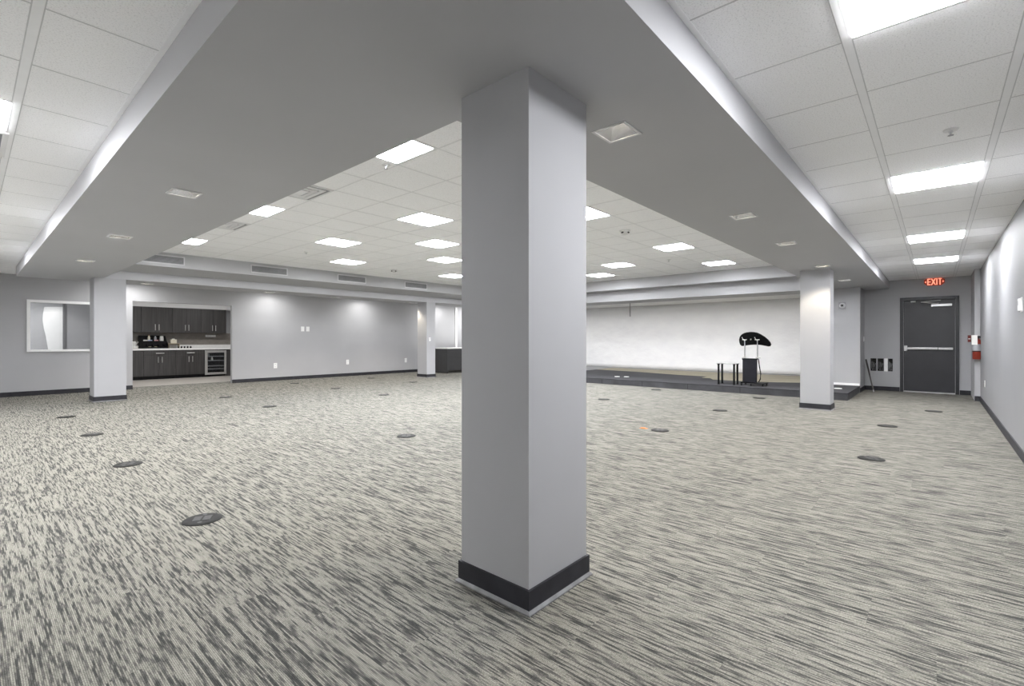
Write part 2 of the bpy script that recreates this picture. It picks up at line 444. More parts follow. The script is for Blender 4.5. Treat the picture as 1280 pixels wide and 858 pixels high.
# ------------------------------------------------------------------ beams and soffits
DL = []   # downlight cut-outs (x, y)
DH = 0.10
for p in ((2.53, 1.407), (5.06, 1.42), (6.87, 1.42), (9.34, 1.41), (11.89, 1.40), (1.205, 4.69), (1.212, 7.24), (1.225, 9.83),
          (2.614, 12.86), (5.17, 12.84), (7.02, 12.95), (9.53, 12.95)):
    DL.append(p)
def slab(b, x0, x1, y0, y1, z0, z1, cuts=(), sides='xXyY', hx=DH, hy=DH):
    """box without a top whose underside is cut open at the downlights"""
    xs = sorted({x0, x1, *[v for (cx, cy) in cuts for v in (cx - hx, cx + hx)]})
    ys = sorted({y0, y1, *[v for (cx, cy) in cuts for v in (cy - hy, cy + hy)]})
    for xa, xb in zip(xs, xs[1:]):
        for ya, yb in zip(ys, ys[1:]):
            mx, my = (xa + xb) / 2, (ya + yb) / 2
            if any(abs(mx - cx) < hx and abs(my - cy) < hy for cx, cy in cuts): continue
            b.quad((xa, ya, z0), (xa, yb, z0), (xb, yb, z0), (xb, ya, z0))
    if 'x' in sides: b.quad((x0, y0, z0), (x0, y1, z0), (x0, y1, z1), (x0, y0, z1))
    if 'X' in sides: b.quad((x1, y0, z0), (x1, y0, z1), (x1, y1, z1), (x1, y1, z0))
    if 'y' in sides: b.quad((x0, y0, z0), (x0, y0, z1), (x1, y0, z1), (x1, y0, z0))
    if 'Y' in sides: b.quad((x0, y1, z0), (x1, y1, z0), (x1, y1, z1), (x0, y1, z1))
b = MB(); slab(b, 1.81, XE, 0.84, 2.0, ZB, 3.0, DL[0:5]); struct(b.build('ceiling_beam', 'beam'), 'wide grey beam running to the exit wall')
b = MB(); slab(b, 0.65, 1.81, 0.84, 12.32, ZB, 3.0, DL[5:8]); struct(b.build('ceiling_beam', 'beam'), 'wide grey beam running to the back left column')
b = MB(); slab(b, 0.65, 13.05, 12.32, 13.25, ZB, 2.90, DL[8:12]); struct(b.build('ceiling_beam', 'beam'), 'grey beam along the back wall')
# stepped soffit under the slotted vents: vertical face, then an underside sloping to the back beam
b = MB(); b.prism([(1.81, 11.65, 3.0), (1.81, 11.65, 2.692), (1.81, 12.32, 2.608), (1.81, 12.32, 3.0)], (11.3, 0, 0))
struct(b.build('trim_back_soffit', 'beam'))
b = MB(); b.box((12.64, 2.0, 2.688), (13.05, 12.32, 3.0)); struct(b.build('trim_stage_soffit', 'beam'))
b = MB(); b.box((13.05, 2.0, 2.385), (14.05, 13.25, 3.0)); struct(b.build('beam_stage_header', 'beam'))
b = MB(); b.box((14.05, 2.0, 2.45), (16.4, 13.25, 2.55)); struct(b.build('ceiling_stage', 'white_paint'))
b = MB(); b.box((13.05, 13.25, ZC), (16.4, 15.0, ZC + .08)); struct(b.build('ceiling_far', 'tile'))

# ------------------------------------------------------------------ ceilings
LX, LY = 0.2925, 0.2875      # half size of the light openings
CX0, CPX, CY0, CPY = 4.147, 0.635, 3.435, 0.625
LR_X = (2.4325, 5.6025, 8.7775, 11.3175); LL_Y = (4.409, 7.55, 10.7)
LM = [(-3, 0), (-3, 5), (-3, 10), (0, 3), (2, 5), (4, 7), (7, 10), (0, 7), (2, 10), (2, 0), (7, 0), (11, 0), (9, 3), (11, 5), (4, 3), (7, 5), (9, 7), (11, 10)]
def ceiling(name, x0, x1, y0, y1, z, cuts):
    b = MB(); slab(b, x0, x1, y0, y1, z, z + .08, cuts, '', LX, LY)
    b.quad((x0, y0, z + .08), (x0, y1, z + .08), (x1, y1, z + .08), (x1, y0, z + .08))
    struct(b.build(name, 'tile'))
ceiling('ceiling_right', -1.1, XE + .1, -0.8, 0.845, ZC, [(x, 0.005) for x in LR_X])
ceiling('ceiling_left', -1.1, 0.655, 0.845, 15.0, ZC, [(-0.115, y) for y in LL_Y])
ceiling('ceiling_middle', 1.75, 12.7, 1.95, 11.7, ZM, [(CX0 + (i + .5) * CPX, CY0 + (j + .5) * CPY) for i, j in LM])
b = MB(); b.box((0.655, 13.25, ZC), (13.05, 15.0, ZC + .06)); struct(b.build('ceiling_back', 'tile'))
# grid
PX, X0 = 0.635, 2.115
b = MB(); e = 0.003
for yy in (0.315, -0.305): b.box((-1.0, yy - .018, ZC - e), (XE, yy + .018, ZC))
b.box((0.655, 0.815, ZC - .002), (XE, 0.84, ZC)); b.box((-1.0, -0.66, ZC - .002), (XE, -0.64, ZC))
struct(b.build('trim_grid_right', 'tee'))
b = MB()
for k in range(-5, 20): b.box((X0 + k * PX - .004, -0.66, ZC - .0012), (X0 + k * PX + .004, 0.815, ZC))
for yy in (0.315, -0.305):
    for s in (-1, 1): b.box((-1.0, yy + s * .0205 - .0025, ZC - .0012), (XE, yy + s * .0205 + .0025, ZC))
struct(b.build('trim_joints_right', 'groove'))
PY, Y0 = 0.63, 2.844
b = MB()
for xx in (0.205, -0.415): b.box((xx - .018, 0.9, ZC - e), (xx + .018, YW, ZC))
b.box((0.625, 0.84, ZC - .002), (0.65, 13.25, ZC))
struct(b.build('trim_grid_left', 'tee'))
b = MB()
for k in range(-3, 20): b.box((-1.0, Y0 + k * PY - .004, ZC - .0012), (0.625, Y0 + k * PY + .004, ZC))
for xx in (0.205, -0.415):
    for s in (-1, 1): b.box((xx + s * .0205 - .0025, 0.9, ZC - .0012), (xx + s * .0205 + .0025, YW, ZC))
struct(b.build('trim_joints_left', 'groove'))
b = MB()
for k in range(-3, 14):
    x = CX0 + k * CPX
    if 1.9 < x < 12.6: b.box((x - .008, 2.0, ZM - .0025), (x + .008, 11.65, ZM))
for k in range(-2, 14):
    y = CY0 + k * CPY
    if 2.05 < y < 11.6: b.box((1.81, y - .008, ZM - .0025), (12.64, y + .008, ZM))
struct(b.build('trim_grid_middle', 'tee_mid'))

# ------------------------------------------------------------------ baseboards
def baseboard(name, p, q, nrm, h=0.1, mat='base'):
    """strip between floor points p and q, standing out along nrm"""
    t = 0.012
    a = (min(p[0], q[0], p[0] + nrm[0] * t, q[0] + nrm[0] * t), min(p[1], q[1], p[1] + nrm[1] * t, q[1] + nrm[1] * t), 0)
    c = (max(p[0], q[0], p[0] + nrm[0] * t, q[0] + nrm[0] * t), max(p[1], q[1], p[1] + nrm[1] * t, q[1] + nrm[1] * t), h)
    b = MB(); b.box(a, c); struct(b.build(name, mat))
baseboard('baseboard_right', (-1.0, -0.66), (13.3, -0.66), (0, 1))
baseboard('baseboard_pilaster', (13.3, -0.66), (13.3, -0.577), (-1, 0))
baseboard('baseboard_exit_right', (XE, -0.577), (XE, -0.395), (-1, 0))
baseboard('baseboard_exit_left', (XE, 0.645), (XE, 1.32), (-1, 0))
baseboard('baseboard_stage_side', (XA, 1.32), (XE, 1.32), (0, -1))
baseboard('baseboard_left', (-1.0, -0.66), (-1.0, YW), (1, 0))
baseboard('baseboard_back_left', (-1.0, YW), (KX0, YW), (0, -1))
baseboard('baseboard_back_middle', (KX1, YW), (16.2, YW), (0, -1))

# ------------------------------------------------------------------ stage
st = struct(empty('floor_stage', (11.66, 0, 0)), 'low charcoal carpeted stage')
b = MB(); b.box((0.004, 1.326, 0), (4.59, 9.2, 0.135)); b.build('stage_riser', 'stage_side', st)
b = MB(); b.box((0, 1.32, 0.135), (4.59, 9.2, 0.150), 0.003); b.build('stage_top', 'stage', st)
for yy in (2.15, 3.35, 4.55, 5.75, 6.95, 8.15):
    b = MB(); b.box((0.001, yy - .004, 0.005), (0.006, yy + .004, 0.134)); b.build('fascia_joint', 'black', st)
pts = [(16.25, 9.2), (15.03, 9.2), (14.85, 7.6), (14.35, 5.76), (14.30, 5.0), (13.72, 4.95), (13.70, 4.72), (13.28, 4.5), (13.25, 3.52), (13.73, 2.56), (14.0, 2.3), (16.25, 2.3)]
b = MB(); b.prism([(x, y, 0.1505) for x, y in pts], (0, 0, 0.004)); struct(b.build('floor_bare_plywood', 'ply'))
b = MB(); b.box((XA - .018, 1.33, 0.152), (XA, 2.3, 0.205)); struct(b.build('trim_stage_edge', 'white_paint'))
# sheeting
b = MB()
ny, nz = 60, 16
vs = [[b.bm.verts.new((16.235 - 0.012 * math.sin(j * 1.7 + k * 0.6) * (0.4 + random.random() * .6), 2.32 + (12.55 - 2.32) * j / ny, 0.185 + (2.448 - 0.185) * k / nz + (0.008 * random.random() if k == 0 else 0))) for k in range(nz + 1)] for j in range(ny + 1)]
for j in range(ny):
    for k in range(nz): b.bm.faces.new((vs[j][k], vs[j + 1][k], vs[j + 1][k + 1], vs[j][k + 1]))
o = b.build('plastic_sheet', 'sheet', smooth=True)
sm = o.modifiers.new('thick', 'SOLIDIFY'); sm.thickness = 0.004
tag(o, 'white wrinkled plastic sheeting covering the whole wall behind the stage', 'sheet')
# cable hanging from the stage ceiling
b = MB(); b.tube([(14.5, 7.575, 2.45), (14.5, 7.577, 2.2), (14.502, 7.573, 2.02)], 0.014); b.cyl((14.502, 7.573, 2.02), (14.502, 7.573, 1.985), 0.018, 0.010)
tag(b.build('hanging_cable', 'dark_trim', smooth=True), 'thin dark cable hanging from the ceiling in front of the white sheeting', 'cable')
for x, y, lab in ((12.478, 6.929, 'white floor plate on the stage, left one of the pair away from the lectern'), (12.61, 6.70, 'white floor plate on the stage, right one of the pair away from the lectern'), (12.63, 1.61, 'white floor plate on the stage end right of the stage column')):
    t = thing('floor_plate', lab, 'floor plate', (x, y, 0.150), 0, 'white plates in the stage floor')
    b = MB(); b.lathe([(0.075, 0), (0.075, 0.006), (0.066, 0.012)]); b.build('rim', 'plate_white', t, smooth=True)
    b = MB(); b.box((-.035, -.02, .0115), (.035, .02, .0150)); b.build('cover', 'paper_white', t)

# ------------------------------------------------------------------ lectern and side table on the stage
L = thing('lectern', 'black rolling lectern with kidney shaped top and chrome posts on the stage', 'lectern', (12.23, 3.28, 0.150))
b = MB(); b.box((-0.05, -0.135, 0.05), (0.05, 0.165, 0.625), 0.008); b.build('body_panel', 'navy_black', L)
b = MB(); b.box((-0.06, -0.145, 0.600), (0.06, 0.175, 0.632), 0.006); b.build('cap_rail', 'black', L)
b = MB(); b.box((-0.19, 0.13, 0.05), (0.19, 0.17, 0.085), 0.006); b.box((-0.19, -0.33, 0.05), (0.19, -0.13, 0.07), 0.006); b.box((-0.05, -0.14, 0.05), (0.05, 0.14, 0.08), 0.006)
b.build('base_frame', 'black', L)
for (x, y) in ((-0.17, 0.15), (0.17, 0.15), (-0.17, -0.31), (0.17, -0.31), (-0.17, -0.06)):
    b = MB(); b.cyl((x, y - .012, 0.026), (x, y + .012, 0.026), 0.026, seg=18); b.cyl((x, y, 0.026), (x, y, 0.056), 0.008)
    b.build('caster', 'black', L, smooth=True)
for y in (0.125, -0.150):
    b = MB(); b.cyl((0, y, 0.62), (0, y, 1.06), 0.013); p = b.build('post', 'chrome', L, smooth=True)
    b = MB(); b.box((-0.028, y - .032, 0.640), (0.028, y + .032, 0.668), 0.006); b.cyl((0, y - (.03 if y < 0 else -.03), 0.654), (0, y - (.065 if y < 0 else -.065), 0.645), 0.012)
    b.build('clamp', 'steel', p)
b = MB(); b.tube([(0.06, -0.155, 0.63), (0.065, -0.175, 0.45), (0.06, -0.205, 0.28), (0.05, -0.20, 0.15), (0.05, -0.16, 0.08)], 0.012); b.build('cable', 'black', L, smooth=True)
# tilted desktop seen from below
kid = [(385, 240), (390, 214), (402, 190), (420, 172), (445, 159), (475, 151), (505, 148), (535, 149), (565, 155), (595, 171), (625, 194), (650, 222), (664, 248), (668, 268), (660, 281), (640, 284), (610, 277), (575, 270), (540, 267), (500, 269), (460, 273), (425, 279), (400, 282), (387, 266)]
ky = [(-(px - 497) / 8.58 * 0.02065 - 0.005, -(py - 215) / 8.58 * 0.02065) for px, py in kid]
tilt = math.radians(38)
b = MB()
b.prism([(-v / math.cos(tilt) * math.sin(tilt) , u, 1.08 + v) for u, v in ky], (0.022 * math.cos(tilt), 0, 0.022 * math.sin(tilt)))
b.build('desktop', 'black', L)
for y in (0.125, -0.150):
    b = MB(); b.box((-0.035, y - .012, 1.045), (0.015, y + .012, 1.075)); b.box((-0.04, y - .05, 1.062), (-0.01, y + .05, 1.082), 0.004)
    b.tube([(-0.03, y + .03, 1.08), (-0.07, y + .045, 1.13)], 0.008); b.build('bracket', 'steel', L)
b = MB(); b.cyl((-0.03, -0.01, 1.075), (0.0, -0.01, 1.085), 0.016); b.build('knob', 'steel', L)

TB = thing('side_table', 'small table with thin pale top and four black tube legs beside the lectern', 'table', (12.16, 3.765, 0.150), math.radians(2))
b = MB(); b.box((-0.185, -0.215, 0.495), (0.185, 0.215, 0.512), 0.004); b.build('table_top', 'satin', TB)
for (x, y) in ((-0.145, 0.175), (0.145, 0.175), (-0.145, -0.175), (0.145, -0.175)):
    b = MB(); b.lathe([(0.030, 0), (0.030, 0.012), (0.022, 0.015), (0.022, 0.47), (0.030, 0.474), (0.030, 0.4955)], (x, y, 0)); b.build('leg', 'black', TB, smooth=True)

# ------------------------------------------------------------------ exit door
D = struct(empty('door_1', (XE, 0, 0)), 'dark grey exit door with silver push bar')
b = MB(); fy0, fy1 = 0.638, -0.387
b.box((-0.035, fy0, 0), (0.10, fy0 - .062, 2.205), 0.004); b.box((-0.035, fy1, 0), (0.10, fy1 + .062, 2.205), 0.004)
b.box((-0.035, fy0 - .062, 2.135), (0.10, fy1 + .062, 2.205), 0.004); b.build('door_frame', 'door_frame', D)
b = MB(); b.box((0.02, 0.570, 0.03), (0.065, -0.320, 2.13)); b.build('slab', 'door', D)
b = MB(); b.box((-0.04, 0.573, 0.0), (0.06, -0.322, 0.022)); b.build('threshold', 'satin', D)
b = MB(); b.box((0.004, -0.328, 0.03), (0.02, -0.321, 2.13)); b.box((0.004, 0.571, 0.03), (0.02, 0.577, 2.13)); b.build('weather_strip', 'plate_grey', D)
pb = MB(); pb.box((-0.045, 0.50, 0.995), (-0.005, -0.285, 1.045), 0.006); p = pb.build('push_bar', 'satin', D)
q = MB(); q.box((-0.035, 0.565, 0.955), (0.02, 0.505, 1.085), 0.01); q.build('latch_case', 'satin', p)
q = MB(); q.box((-0.047, -0.03, 0.993), (-0.004, -0.04, 1.047)); q.box((-0.012, -0.24, 1.0), (0.02, -0.285, 1.04)); q.build('bar_joint', 'slot', p)
cb = MB(); cb.box((-0.045, 0.085, 1.975), (0.02, -0.27, 2.035), 0.006); c = cb.build('closer', 'satin', D)
q = MB(); q.tube([(-0.02, -0.03, 2.04), (-0.10, 0.26, 2.085)], 0.011); q.tube([(-0.10, 0.26, 2.085), (-0.03, -0.08, 2.115)], 0.009); q.cyl((-0.02, -0.03, 2.02), (-0.02, -0.03, 2.055), 0.018)
q.build('closer_arm', 'satin', c, smooth=True)
q = MB(); q.box((-0.037, 0.445, 2.092), (0.02, 0.355, 2.122), 0.004); q.build('door_holder', 'plate_white', D)

# exit sign
S = thing('exit_sign', 'lit red EXIT sign above the dark grey door', 'sign', (XE, 0.029, 2.555))
b = MB(); b.prism([(0, u, v) for u, v in ((0.178, 0.035), (0.178, -0.045), (0.12, -0.10), (-0.12, -0.10), (-0.178, -0.045), (-0.178, 0.035), (-0.12, 0.075), (0.12, 0.075))], (-0.02, 0, 0)); b.build('panel', 'exit_glow', S)  # plate takes the red bloom around the letters into its colour and outline
b = MB(); b.box((-0.025, -0.10, 0.074), (0, 0.10, 0.0755)); b.build('mount', 'plate_grey', S)
h0, h1, sw = -0.085, 0.062, 0.02
def letters(b):
    x = -0.028; t = 0.008
    def bar(u0, v0, u1, v1): b.box((x, -u0, v0), (x + t, -u1, v1))
    bar(-.122, h0, -.122 + sw, h1)
    for v in (h0, (h0 + h1 - sw) / 2, h1 - sw): bar(-.122 + sw, v, -.062, v + sw)
    for s in (1, -1):
        uc, hw = -0.015, 0.033
        a0, a1 = uc - s * hw, uc + s * hw
        pts = [(x, -(a0 - .011), h0), (x, -(a0 + .011), h0), (x, -(a1 + .011), h1), (x, -(a1 - .011), h1)]
        b.prism(pts, (t, 0, 0))
    bar(.034, h0, .034 + sw, h1)
    bar(.068, h1 - sw, .128, h1); bar(.088, h0, .088 + sw, h1 - sw)
b = MB(); letters(b); b.build('lettering', 'exit_letter', S)
for s in (-1, 1):
    b = MB(); b.prism([(-0.028, s * 0.168, -0.012), (-0.028, s * 0.140, 0.012), (-0.028, s * 0.140, -0.036)], (0.008, 0, 0)); b.build('arrow', 'exit_letter', S)

# three raw openings left of the door
for (a, c), lab in zip(holes, ('raw wall opening farthest from the door, first of three', 'raw wall opening in the middle of the three', 'narrow raw wall opening nearest the door')):
    w = thing('wall_opening', lab, 'wall opening', (XE, (a + c) / 2, (HZ0 + HZ1) / 2), 0, 'raw openings in the exit wall')
    hw, hh = (a - c) / 2 - .0005, (HZ1 - HZ0) / 2 - .0005
    b = MB(); b.box((0.10, -hw, -hh), (0.12, hw, hh)); b.build('backing', 'brick', w)
    b = MB()
    for s in (-1, 1):
        b.box((0.004, s * hw, -hh), (0.10, s * (hw - .004), hh)); b.box((0.004, -hw + .004, s * hh), (0.10, hw - .004, s * (hh - .004)))
    b.build('liner', 'black', w)
    b = MB()
    for k in range(4): b.tube([(0.08, -hw * .6 + k * hw * .35, -hh * .9), (0.055, -hw * .5 + k * hw * .4, -hh * .1 - .02 * k), (0.085, -hw * .7 + k * hw * .45, hh * (.2 + .1 * k))], 0.005, 6)
    b.build('wire', 'vent_grey', w)
b = MB(); b.box((XE - .004, 0.870, HZ0 - .005), (XE, 0.934, HZ1 + .004), 0.001); tag(b.build('cover_strip', 'plate_white'), 'white vertical strip between the raw wall openings', 'cover plate')
# pole leaning in the corner
p = thing('pole', 'dark thin pole leaning in the corner left of the exit door', 'pole', (14.10, 1.10, 0))
b = MB(); b.cyl((0, 0, 0.02), (0.405, 0.180, 0.74), 0.015, 0.018); b.build('handle', 'broom', p, smooth=True)
b = MB(); b.cyl((-0.008, -0.003, 0.0), (0.012, 0.006, 0.045), 0.018, 0.017); b.build('ferrule', 'vent_grey', p, smooth=True)

# fire extinguisher and alarm pull
F = thing('fire_extinguisher', 'red fire extinguisher with white tag hanging beside the exit door', 'fire extinguisher', (13.215, -0.612, 0.835))
b = MB(); b.lathe([(0.066, 0.0), (0.072, 0.012), (0.072, 0.33), (0.064, 0.365), (0.040, 0.392), (0.022, 0.40), (0.022, 0.415)]); b.build('cylinder', 'red', F, smooth=True)
b = MB(); b.lathe([(0.0732, 0.17), (0.0732, 0.30)]); b.build('label_band', 'silver_bottle', F, smooth=True)
b = MB(); b.lathe([(0.024, 0.415), (0.024, 0.44), (0.015, 0.45)]); b.box((-0.015, -0.10, 0.445), (0.015, 0.015, 0.462), 0.004); b.box((-0.012, -0.095, 0.425), (0.012, 0.0, 0.436), 0.003); b.build('valve', 'black', F)
b = MB(); b.tube([(-0.02, -0.02, 0.44), (-0.05, -0.065, 0.42), (-0.06, -0.08, 0.35), (-0.05, -0.085, 0.22), (-0.03, -0.087, 0.12)], 0.011); b.build('hose', 'black', F, smooth=True)
b = MB(); b.box((-0.080, 0.000, 0.285), (-0.076, 0.085, 0.475), 0.001); b.tube([(-0.078, 0.03, 0.475), (-0.01, 0.01, 0.45)], 0.002, 5); b.build('inspection_tag', 'paper_white', F)
b = MB(); b.box((0.066, -0.03, 0.05), (0.085, 0.03, 0.45)); b.box((-0.074, -0.074, 0.150), (0.07, 0.074, 0.166)); b.build('wall_bracket', 'black', F)
A = thing('fire_alarm_pull', 'red fire alarm pull box on the wall right of the exit door', 'fire alarm', (XE, -0.553, 1.245))
b = MB(); b.box((-0.045, -0.023, -0.075), (0, 0.030, 0.075), 0.006); b.build('body', 'red_dark', A)
b = MB(); b.box((-0.052, -0.016, -0.012), (-0.045, 0.022, 0.004), 0.002); b.build('pull_handle', 'plate_white', A)

# alarm horn and ghost plate on the wall beside the stage
H = thing('fire_horn', 'small grey round alarm horn high on the wall beside the stage', 'alarm', (XA, 1.665, 2.03))
b = MB(); b.box((-0.006, -0.075, -0.085), (0, 0.075, 0.085), 0.002); b.build('back_plate', 'vent_grey', H)
b = MB(); b.cyl((-0.006, 0, 0), (-0.03, 0, 0), 0.062, 0.052); b.build('housing', 'plate_grey', H, smooth=True)
b = MB(); b.cyl((-0.03, 0, 0), (-0.036, 0, 0), 0.026); b.build('horn', 'slot', H, smooth=True)

# ------------------------------------------------------------------ plates, outlets, switches
def plate(name, label, cat, loc, nrm, w, h, mat='plate_white', kind='outlet', group=None):
    rz = {'-y': 0, '+y': PI, '-x': -PI / 2, '+x': PI / 2}[nrm]
    t = thing(name, label, cat, loc, rz, group)
    b = MB(); b.box((-w / 2, -0.008, -h / 2), (w / 2, 0, h / 2), 0.003); b.build('cover_plate', mat, t)
    if kind == 'outlet':
        for z in (-0.21 * h, 0.21 * h):
            b = MB(); b.box((-w * .24, -0.0105, z - h * .13), (w * .24, -0.008, z + h * .13), 0.001)
            s = b.build('socket', mat, t)
            b = MB()
            for u in (-.09, .09): b.box((u * w - .003, -0.0112, z - h * .06), (u * w + .003, -0.0105, z + h * .06))
            b.build('slot', 'slot', s)
    elif kind == 'switch':
        b = MB(); b.box((-w * .2, -0.0125, -h * .26), (w * .2, -0.008, h * .26), 0.002); b.build('rocker', mat, t)
    elif kind == 'box':
        b = MB(); b.box((-w * .42, -0.03, -h * .42), (w * .42, -0.008, h * .42), 0.006); b.build('body', mat, t)
        b = MB(); b.box((-w * .2, -0.0315, -h * .05), (w * .2, -0.030, h * .25)); b.build('window', 'plate_grey', t)
    return t
plate('wall_plate', 'white switch plate on the back wall, nearer the kitchen of the pair', 'wall plate', (6.97, YW, 1.558), '-y', 0.105, 0.15, kind='switch', group='plates high on the back wall')
plate('wall_plate', 'white switch plate on the back wall, farther from the kitchen of the pair', 'wall plate', (7.135, YW, 1.558), '-y', 0.105, 0.15, kind='switch', group='plates high on the back wall')
plate('wall_outlet', 'white outlet low on the back wall just right of the kitchen opening', 'outlet', (6.145, YW, 0.447), '-y', 0.10, 0.155, group='outlets low on the back wall')
plate('wall_outlet', 'white outlet low in the middle of the back wall', 'outlet', (8.50, YW, 0.472), '-y', 0.10, 0.155, group='outlets low on the back wall')
plate('wall_outlet', 'white outlet low on the back wall just left of the far column', 'outlet', (10.864, YW, 0.457), '-y', 0.10, 0.155, group='outlets low on the back wall')
plate('thermostat', 'white thermostat on the column beside the dark counter', 'thermostat', (9.955, 12.32, 1.235), '-y', 0.062, 0.115, kind='box')
plate('wall_plate', 'white light switch on the side wall in the corner by the exit', 'light switch', (14.43, 1.32, 1.24), '-y', 0.075, 0.12, kind='switch')
plate('thermostat', 'white thermostat box on the right wall at the photo edge', 'thermostat', (7.13, -0.66, 1.58), '+y', 0.11, 0.15, kind='box')
plate('wall_outlet', 'white outlet low on the right wall near the fire extinguisher', 'outlet', (12.05, -0.66, 0.434), '+y', 0.08, 0.12)

# ------------------------------------------------------------------ floor outlets
proto = None
FO = [((1.064, 3.732), 'round metal floor outlet closest to the camera at front left'),
      ((1.054, 5.929), 'second round floor outlet from the camera in the row towards the left column'),
      ((1.077, 8.119), 'third round floor outlet from the camera in the row towards the left column'),
      ((1.059, 10.294), 'round floor outlet nearest the left column, last of its row'),
      ((3.65, 11.294), 'round floor outlet in front of the left edge of the kitchen opening'),
      ((3.669, 9.114), 'round floor outlet second in front of the kitchen opening'),
      ((6.087, 13.45), 'round floor outlet close to the back wall, just right of the kitchen'),
      ((6.119, 11.274), 'round floor outlet one row out from the back wall, right of the kitchen'),
      ((6.122, 9.158), 'round floor outlet in the middle of the back floor, two rows out'),
      ((3.693, 5.031), 'round floor outlet alone to the left of the big column'),
      ((8.515, 13.45), 'round floor outlet close to the middle of the back wall'),
      ((8.525, 11.291), 'round floor outlet in front of the far column by the dark counter'),
      ((6.172, 2.784), 'round floor outlet right of the big column, beside the orange scrap'),
      ((8.598, 2.794), 'round floor outlet in front of the stage column, midway to the big column'),
      ((10.965, 2.772), 'round floor outlet at the foot of the stage just left of the stage column'),
      ((11.126, 5.12), 'round floor outlet at the foot of the stage, middle of its front'),
      ((8.645, 5.101), 'round floor outlet just right of the big column on the stage side'),
      ((6.13, 0.498), 'round floor outlet in the right aisle closest to the camera'),
      ((8.606, 0.517), 'round floor outlet in the right aisle, second from the camera'),
      ((10.907, 0.031), 'round floor outlet in the right aisle closest to the exit door')]
for (x, y), lab in FO:
    rz = random.uniform(-0.3, 0.3) + PI / 3
    if proto is None:
        proto = thing('floor_outlet', lab, 'floor outlet', (x, y, 0), rz, 'round floor outlets in the carpet')
        b = MB(); b.lathe([(0.117, 0.0), (0.117, 0.004), (0.108, 0.009), (0.092, 0.0095)], seg=40); b.build('rim_plate', 'outlet_metal', proto, smooth=True)
        for s in (-1, 1):
            b = MB(); b.box((-0.045, s * 0.006, 0.0092), (0.045, s * 0.052, 0.0118), 0.001); b.build('lid', 'outlet_lid', proto)
            b = MB(); b.cyl((s * 0.075, 0.0, 0.0092), (s * 0.075, 0.0, 0.0105), 0.014, seg=16); b.build('screw_cap', 'slot', proto)
    else:
        dup(proto, (x, y, 0), lab, rz)
b = MB(); b.box((-0.03, -0.05, 0), (0.03, 0.05, 0.004)); b.box((-0.02, -0.02, 0.003), (0.025, 0.035, 0.010), rot=Matrix.Rotation(0.3, 4, 'Z'))
tag(b.build('paper_scrap', 'orange', loc=(6.175, 3.019, 0)), 'small orange scrap lying on the carpet right of the big column', 'scrap')

# ------------------------------------------------------------------ ceiling lights
lightproto = {}
def ceiling_light(cx, cy, z, lab, group, drop=False):
    if drop not in lightproto:
        p = thing('ceiling_light', lab, 'ceiling light', (cx, cy, z), 0, group)
        b = MB(); b.frame(-.3085, .3085, -.3035, .3035, 0.020, -0.003, 0.0)
        hx, hy, w = LX - .0008, LY - .0008, 0.003
        b.box((-hx, -hy, 0.0), (hx, -hy + w, 0.02)); b.box((-hx, hy - w, 0.0), (hx, hy, 0.02))
        b.box((-hx, -hy + w, 0.0), (-hx + w, hy - w, 0.02)); b.box((hx - w, -hy + w, 0.0), (hx, hy - w, 0.02))
        b.build('frame', 'fixture_white', p)
        b = MB()
        if drop: b.box((-hx + w, -hy + w, -0.009), (hx - w, hy - w, 0.012), 0.003)      # lens lowered to spill extra light over ceiling and fascia
        else: b.box((-hx + w, -hy + w, 0.006), (hx - w, hy - w, 0.012))
        b.build('diffuser', 'diffuser', p)
        lightproto[drop] = p
        return p
    return dup(lightproto[drop], (cx, cy, z), lab, group=group)
GR = 'recessed square lights in the right aisle ceiling'
for x, lab in ((2.4325, 'bright square ceiling light in the right aisle cut off by the photo top'), (5.6025, 'bright square ceiling light in the right aisle, second from the camera'),
               (8.7775, 'bright square ceiling light in the right aisle, third from the camera'), (11.3175, 'bright square ceiling light in the right aisle closest to the exit sign')):
    ceiling_light(x, 0.005, ZC, lab, GR, True)
ceiling_light(-0.115, 4.409, ZC, 'bright square ceiling light cut off at the left photo edge', 'recessed square lights in the left aisle ceiling', True)
for y in LL_Y[1:]:
    ceiling_light(-0.115, y, ZC, 'square ceiling light of the left aisle out of the frame', 'recessed square lights in the left aisle ceiling', True)
GM = 'recessed square lights in the middle ceiling'
CL = [(-3, 0, 'large square ceiling light at the left beam edge, nearest the top of the big column'),
      (-3, 5, 'square ceiling light at the left beam edge between the two air diffusers'),
      (-3, 10, 'square ceiling light at the left beam edge nearest the row of slotted vents'),
      (0, 3, 'square ceiling light first down the row beside the left edge of the big column'),
      (2, 5, 'square ceiling light second down the row beside the left edge of the big column'),
      (4, 7, 'square ceiling light third down the row beside the left edge of the big column'),
      (7, 10, 'square ceiling light lowest of the row beside the left edge of the big column'),
      (0, 7, 'square ceiling light in the left middle ceiling, larger of the pair above the second vent'),
      (2, 10, 'square ceiling light in the left middle ceiling, smaller of the pair above the third vent'),
      (2, 0, 'square ceiling light half hidden behind the right edge of the big column'),
      (7, 0, 'square ceiling light above the white stage sheeting, largest fully visible one'),
      (11, 0, 'square ceiling light above the stage nearest the right beam'),
      (9, 3, 'square ceiling light above the stage, between the big column and the larger light'),
      (11, 5, 'small square ceiling light above the stage touching the big column edge')]
for i, j, lab in CL:
    ceiling_light(CX0 + (i + .5) * CPX, CY0 + (j + .5) * CPY, ZM, lab, GM)
for i, j in ((4, 3), (7, 5), (9, 7), (11, 10)):
    ceiling_light(CX0 + (i + .5) * CPX, CY0 + (j + .5) * CPY, ZM, 'square ceiling light out of sight behind the big column', GM)

